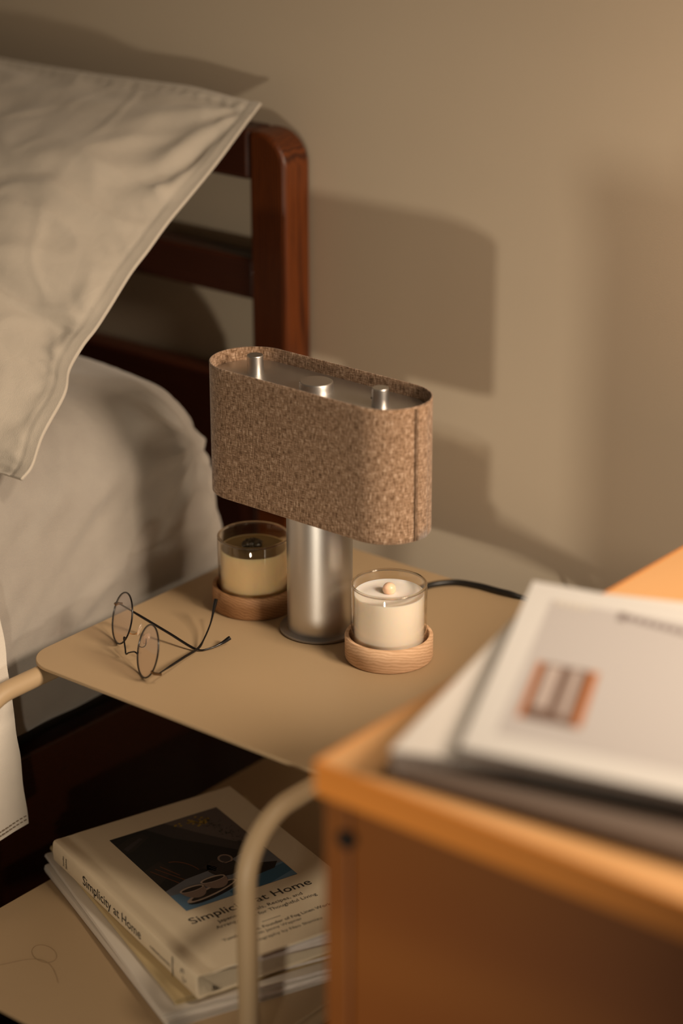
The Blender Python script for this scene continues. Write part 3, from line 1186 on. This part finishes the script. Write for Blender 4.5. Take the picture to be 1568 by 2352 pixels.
    for cx, cy, sc_ in ((.19, .80, 1), (.40, .77, 1.05)):
        pl(ell(cx, cy, .105 * sc_, .110 * sc_, 0, 180, 16), 'c_bowl', 9)
        pl(ell(cx, cy, .105 * sc_, .030 * sc_), 'c_bowl2', 10)
        pl(ell(cx, cy + .004, .092 * sc_, .020 * sc_), 'c_shade', 11)
    # dark pot with a ring handle
    pl(ell(.56, .68, .13, .105), 'c_shade', 8)
    pl([(.40, .62), (.47, .60), (.52, .66), (.48, .70)], 'c_shade', 8)
    ring = ell(.64, .60, .060, .055)
    pl(ring, 'c_bowl', 9)
    pl(ell(.64, .60, .044, .040), 'c_grey2', 10)
    for i in range(6):
        pl([(.46, .64 + .018 * i), (.66, .63 + .018 * i), (.66, .635 + .018 * i), (.46, .645 + .018 * i)], 'c_grey2', 9)
    rnd = random.Random(7)
    for _ in range(34):
        cx, cy = rnd.choice(((.70, .09), (.76, .13), (.82, .10), (.58, .08), (.73, .04)))
        cx += rnd.gauss(0, .022)
        cy += rnd.gauss(0, .016)
        pl(ell(cx, cy, .012, .009, n=7), 'c_yellow', 5)
    for _ in range(110):
        t_ = rnd.random()
        cx = .80 + .17 * t_ + rnd.gauss(0, .03) - .20 * max(0, t_ - .5)
        cy = .08 + .46 * t_ + rnd.gauss(0, .02)
        a_ = rnd.random() * 3
        l_ = .016 + .014 * rnd.random()
        pl([(cx, cy), (cx + l_ * math.cos(a_), cy + l_ * math.sin(a_)), (cx + .5 * l_ * math.cos(a_ + .5), cy + .5 * l_ * math.sin(a_ + .5))], 'c_green', 6)
    ph = link_bm('cover_photograph', pb, [M[k] for k in ms], cov, smooth=False)
    ph['label'] = 'dark still life print with blue cloth, bowls and yellow flowers'


hardback()


def softback(name, label, cat, loc, ang, L, Wd, T, cover, pages, spine_round=True, group=None):
    b = thing(name, label, cat, loc, ang, group)
    t = .0006
    pts = [(Wd, T), (.004, T), (.0012, T - .0008), (0, T * .5), (.0012, .0008), (.004, 0), (Wd, 0),
           (Wd, t), (.0045, t), (.002, T * .5), (.0045, T - t), (Wd, T - t)]
    bm = bmesh.new()
    lo = [bm.verts.new((0, y, z)) for y, z in pts]
    hi = [bm.verts.new((L, y, z)) for y, z in pts]
    n = len(pts)
    f1 = bm.faces.new(lo)
    f2 = bm.faces.new(hi[::-1])
    for i in range(n):
        bm.faces.new((lo[i], hi[i], hi[(i + 1) % n], lo[(i + 1) % n]))
    bmesh.ops.triangulate(bm, faces=[f1, f2])
    c = link_bm('cover', bm, cover, b)
    link_bm('page_block', box_bm(.0008, L - .0008, .003, Wd - .0008, t + .00005, T - t - .00005), pages, b, smooth=False)
    return b, c


softback('paperback_book', 'slim yellow-beige paperback directly under the cream hardcover on the lower shelf', 'book',
         (-.1915, -.2260, .3120), math.radians(-23.2), .328, .232, .0066, M['cover_sand'], M['pages'])
softback('magazine', 'off-white magazine lying second from bottom in the lower shelf stack', 'magazine',
         (-.1930, -.2330, .3052), math.radians(-24.8), .334, .235, .0064, M['cover_white'], M['pages'])
softback('magazine', 'thick white magazine at the bottom of the stack on the lower shelf', 'magazine',
         (-.1850, -.2420, .2951), math.radians(-23.4), .326, .240, .0098, M['cover_white'], M['pages'])

# ================================================================== DESK
dk = thing('desk', 'honey coloured wooden desk in the blurred foreground at lower right', 'desk', (.85, -.16, 0))


def dpart(name, bm, m, **kw):
    bmesh.ops.translate(bm, vec=(-.85, .16, 0), verts=bm.verts)
    return link_bm(name, bm, m, dk, **kw)


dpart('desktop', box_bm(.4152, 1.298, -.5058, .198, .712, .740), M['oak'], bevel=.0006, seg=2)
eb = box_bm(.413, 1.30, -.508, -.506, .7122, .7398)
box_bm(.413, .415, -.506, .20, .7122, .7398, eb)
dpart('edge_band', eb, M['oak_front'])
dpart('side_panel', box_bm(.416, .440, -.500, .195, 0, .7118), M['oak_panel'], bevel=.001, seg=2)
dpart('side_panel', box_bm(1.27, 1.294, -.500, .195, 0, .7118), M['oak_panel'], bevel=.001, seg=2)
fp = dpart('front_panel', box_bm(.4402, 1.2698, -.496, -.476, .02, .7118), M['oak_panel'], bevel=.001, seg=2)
kb = lathe_bm([(0, 0), (.008, 0), (.0085, .001), (.0080, .006), (0, .0065)], 32)
bmesh.ops.rotate(kb, cent=(0, 0, 0), matrix=Matrix.Rotation(PI / 2, 3, 'X'), verts=kb.verts)
bmesh.ops.translate(kb, vec=(.4370 - .85, -.4955 + .16, .677), verts=kb.verts)
ko = link_bm('screw_cap', kb, M['black'], fp)
ko['label'] = 'dark round cap'

# ------------------------------------------------------------------ magazines on the desk


def flat_mag(name, label, quad, z, T, cover, pages, rounded=.002):
    """quad corners: near-left, near-right, far-right, far-left in metres"""
    cx = sum(q[0] for q in quad) / 4
    cy = sum(q[1] for q in quad) / 4
    b = thing(name, label, 'magazine', (cx, cy, z), 0)
    q = [(a - cx, c - cy) for a, c in quad]
    link_bm('cover', prism_bm(q, T - .0012, T), cover, b, bevel=.0004, seg=2)
    link_bm('back_cover', prism_bm(q, 0, .0008), cover, b, bevel=.0003, seg=2)
    s = .994
    link_bm('page_block', prism_bm([(a * s, c * s) for a, c in q], .00085, T - .00125), pages, b, smooth=False)
    return b, cx, cy


def quad_from(nl, a_front, w_, a_left, l_):
    f = Vector((math.cos(a_front), math.sin(a_front))) * w_
    g = Vector((-math.sin(a_left), math.cos(a_left))) * l_
    n_ = Vector(nl)
    return [tuple(n_), tuple(n_ + f), tuple(n_ + f + g), tuple(n_ + g)]


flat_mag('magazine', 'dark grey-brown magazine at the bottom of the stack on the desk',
         quad_from((.4765, -.494), math.radians(6), .26, math.radians(9), .33), .7401, .0125, M['mag_dark'], M['pages_shaded'])
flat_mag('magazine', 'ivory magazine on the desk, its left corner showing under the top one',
         quad_from((.4760, -.496), math.radians(23), .25, math.radians(14), .33), .7527, .0125, M['mag_ivory'], M['pages_shaded'])
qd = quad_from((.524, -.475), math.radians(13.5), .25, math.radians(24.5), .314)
mg, mx, my = flat_mag('magazine', 'white magazine with a small striped colour picture, topmost on the desk', qd, .7653, .0097, M['mag_white'], M['pages_shaded'])
pm = bmesh.new()
msn = ['m_brown', 'm_orange', 'm_mauve', 'm_grey', 'm_ink', 'm_pale']
mi = {k: i for i, k in enumerate(msn)}
nl, nr, fr, fl = [Vector((a - mx, b - my)) for a, b in qd]


def mc(a, c, lay):
    p = nl * (1 - a) * (1 - c) + nr * a * (1 - c) + fr * a * c + fl * (1 - a) * c
    return (p.x, p.y, .0097 + .0001 + lay * .00005)


def mp_(pts, k, lay=0):
    flat_poly(pm, pts, lay, mi[k], mc)


def rect(a0, a1, c0, c1, k, lay=0):
    mp_([(a0, c0), (a1, c0), (a1, c1), (a0, c1)], k, lay)


rect(.09, 1.0, .10, .90, 'm_pale', 0)
rect(.130, .330, .205, .520, 'm_brown', 1)
rect(.130, .150, .205, .520, 'm_orange', 2)
rect(.165, .215, .270, .510, 'm_mauve', 2)
rect(.250, .280, .250, .510, 'm_mauve', 2)
rect(.305, .334, .215, .520, 'm_orange', 2)
for k in range(5):
    rect(.11 + .025 * k, .126 + .025 * k, .868, .900, 'm_grey', 3)
rect(.33, .36, .845, .900, 'm_ink', 1)
for k in range(9):
    rect(.365 + .03 * k, .388 + .03 * k, .855 - .004 * k, .890 - .004 * k, 'm_ink', 1)
pr = link_bm('cover_print', pm, [M[k] for k in msn], mg, smooth=False)
pr['label'] = 'printed heading and striped brown and orange picture'
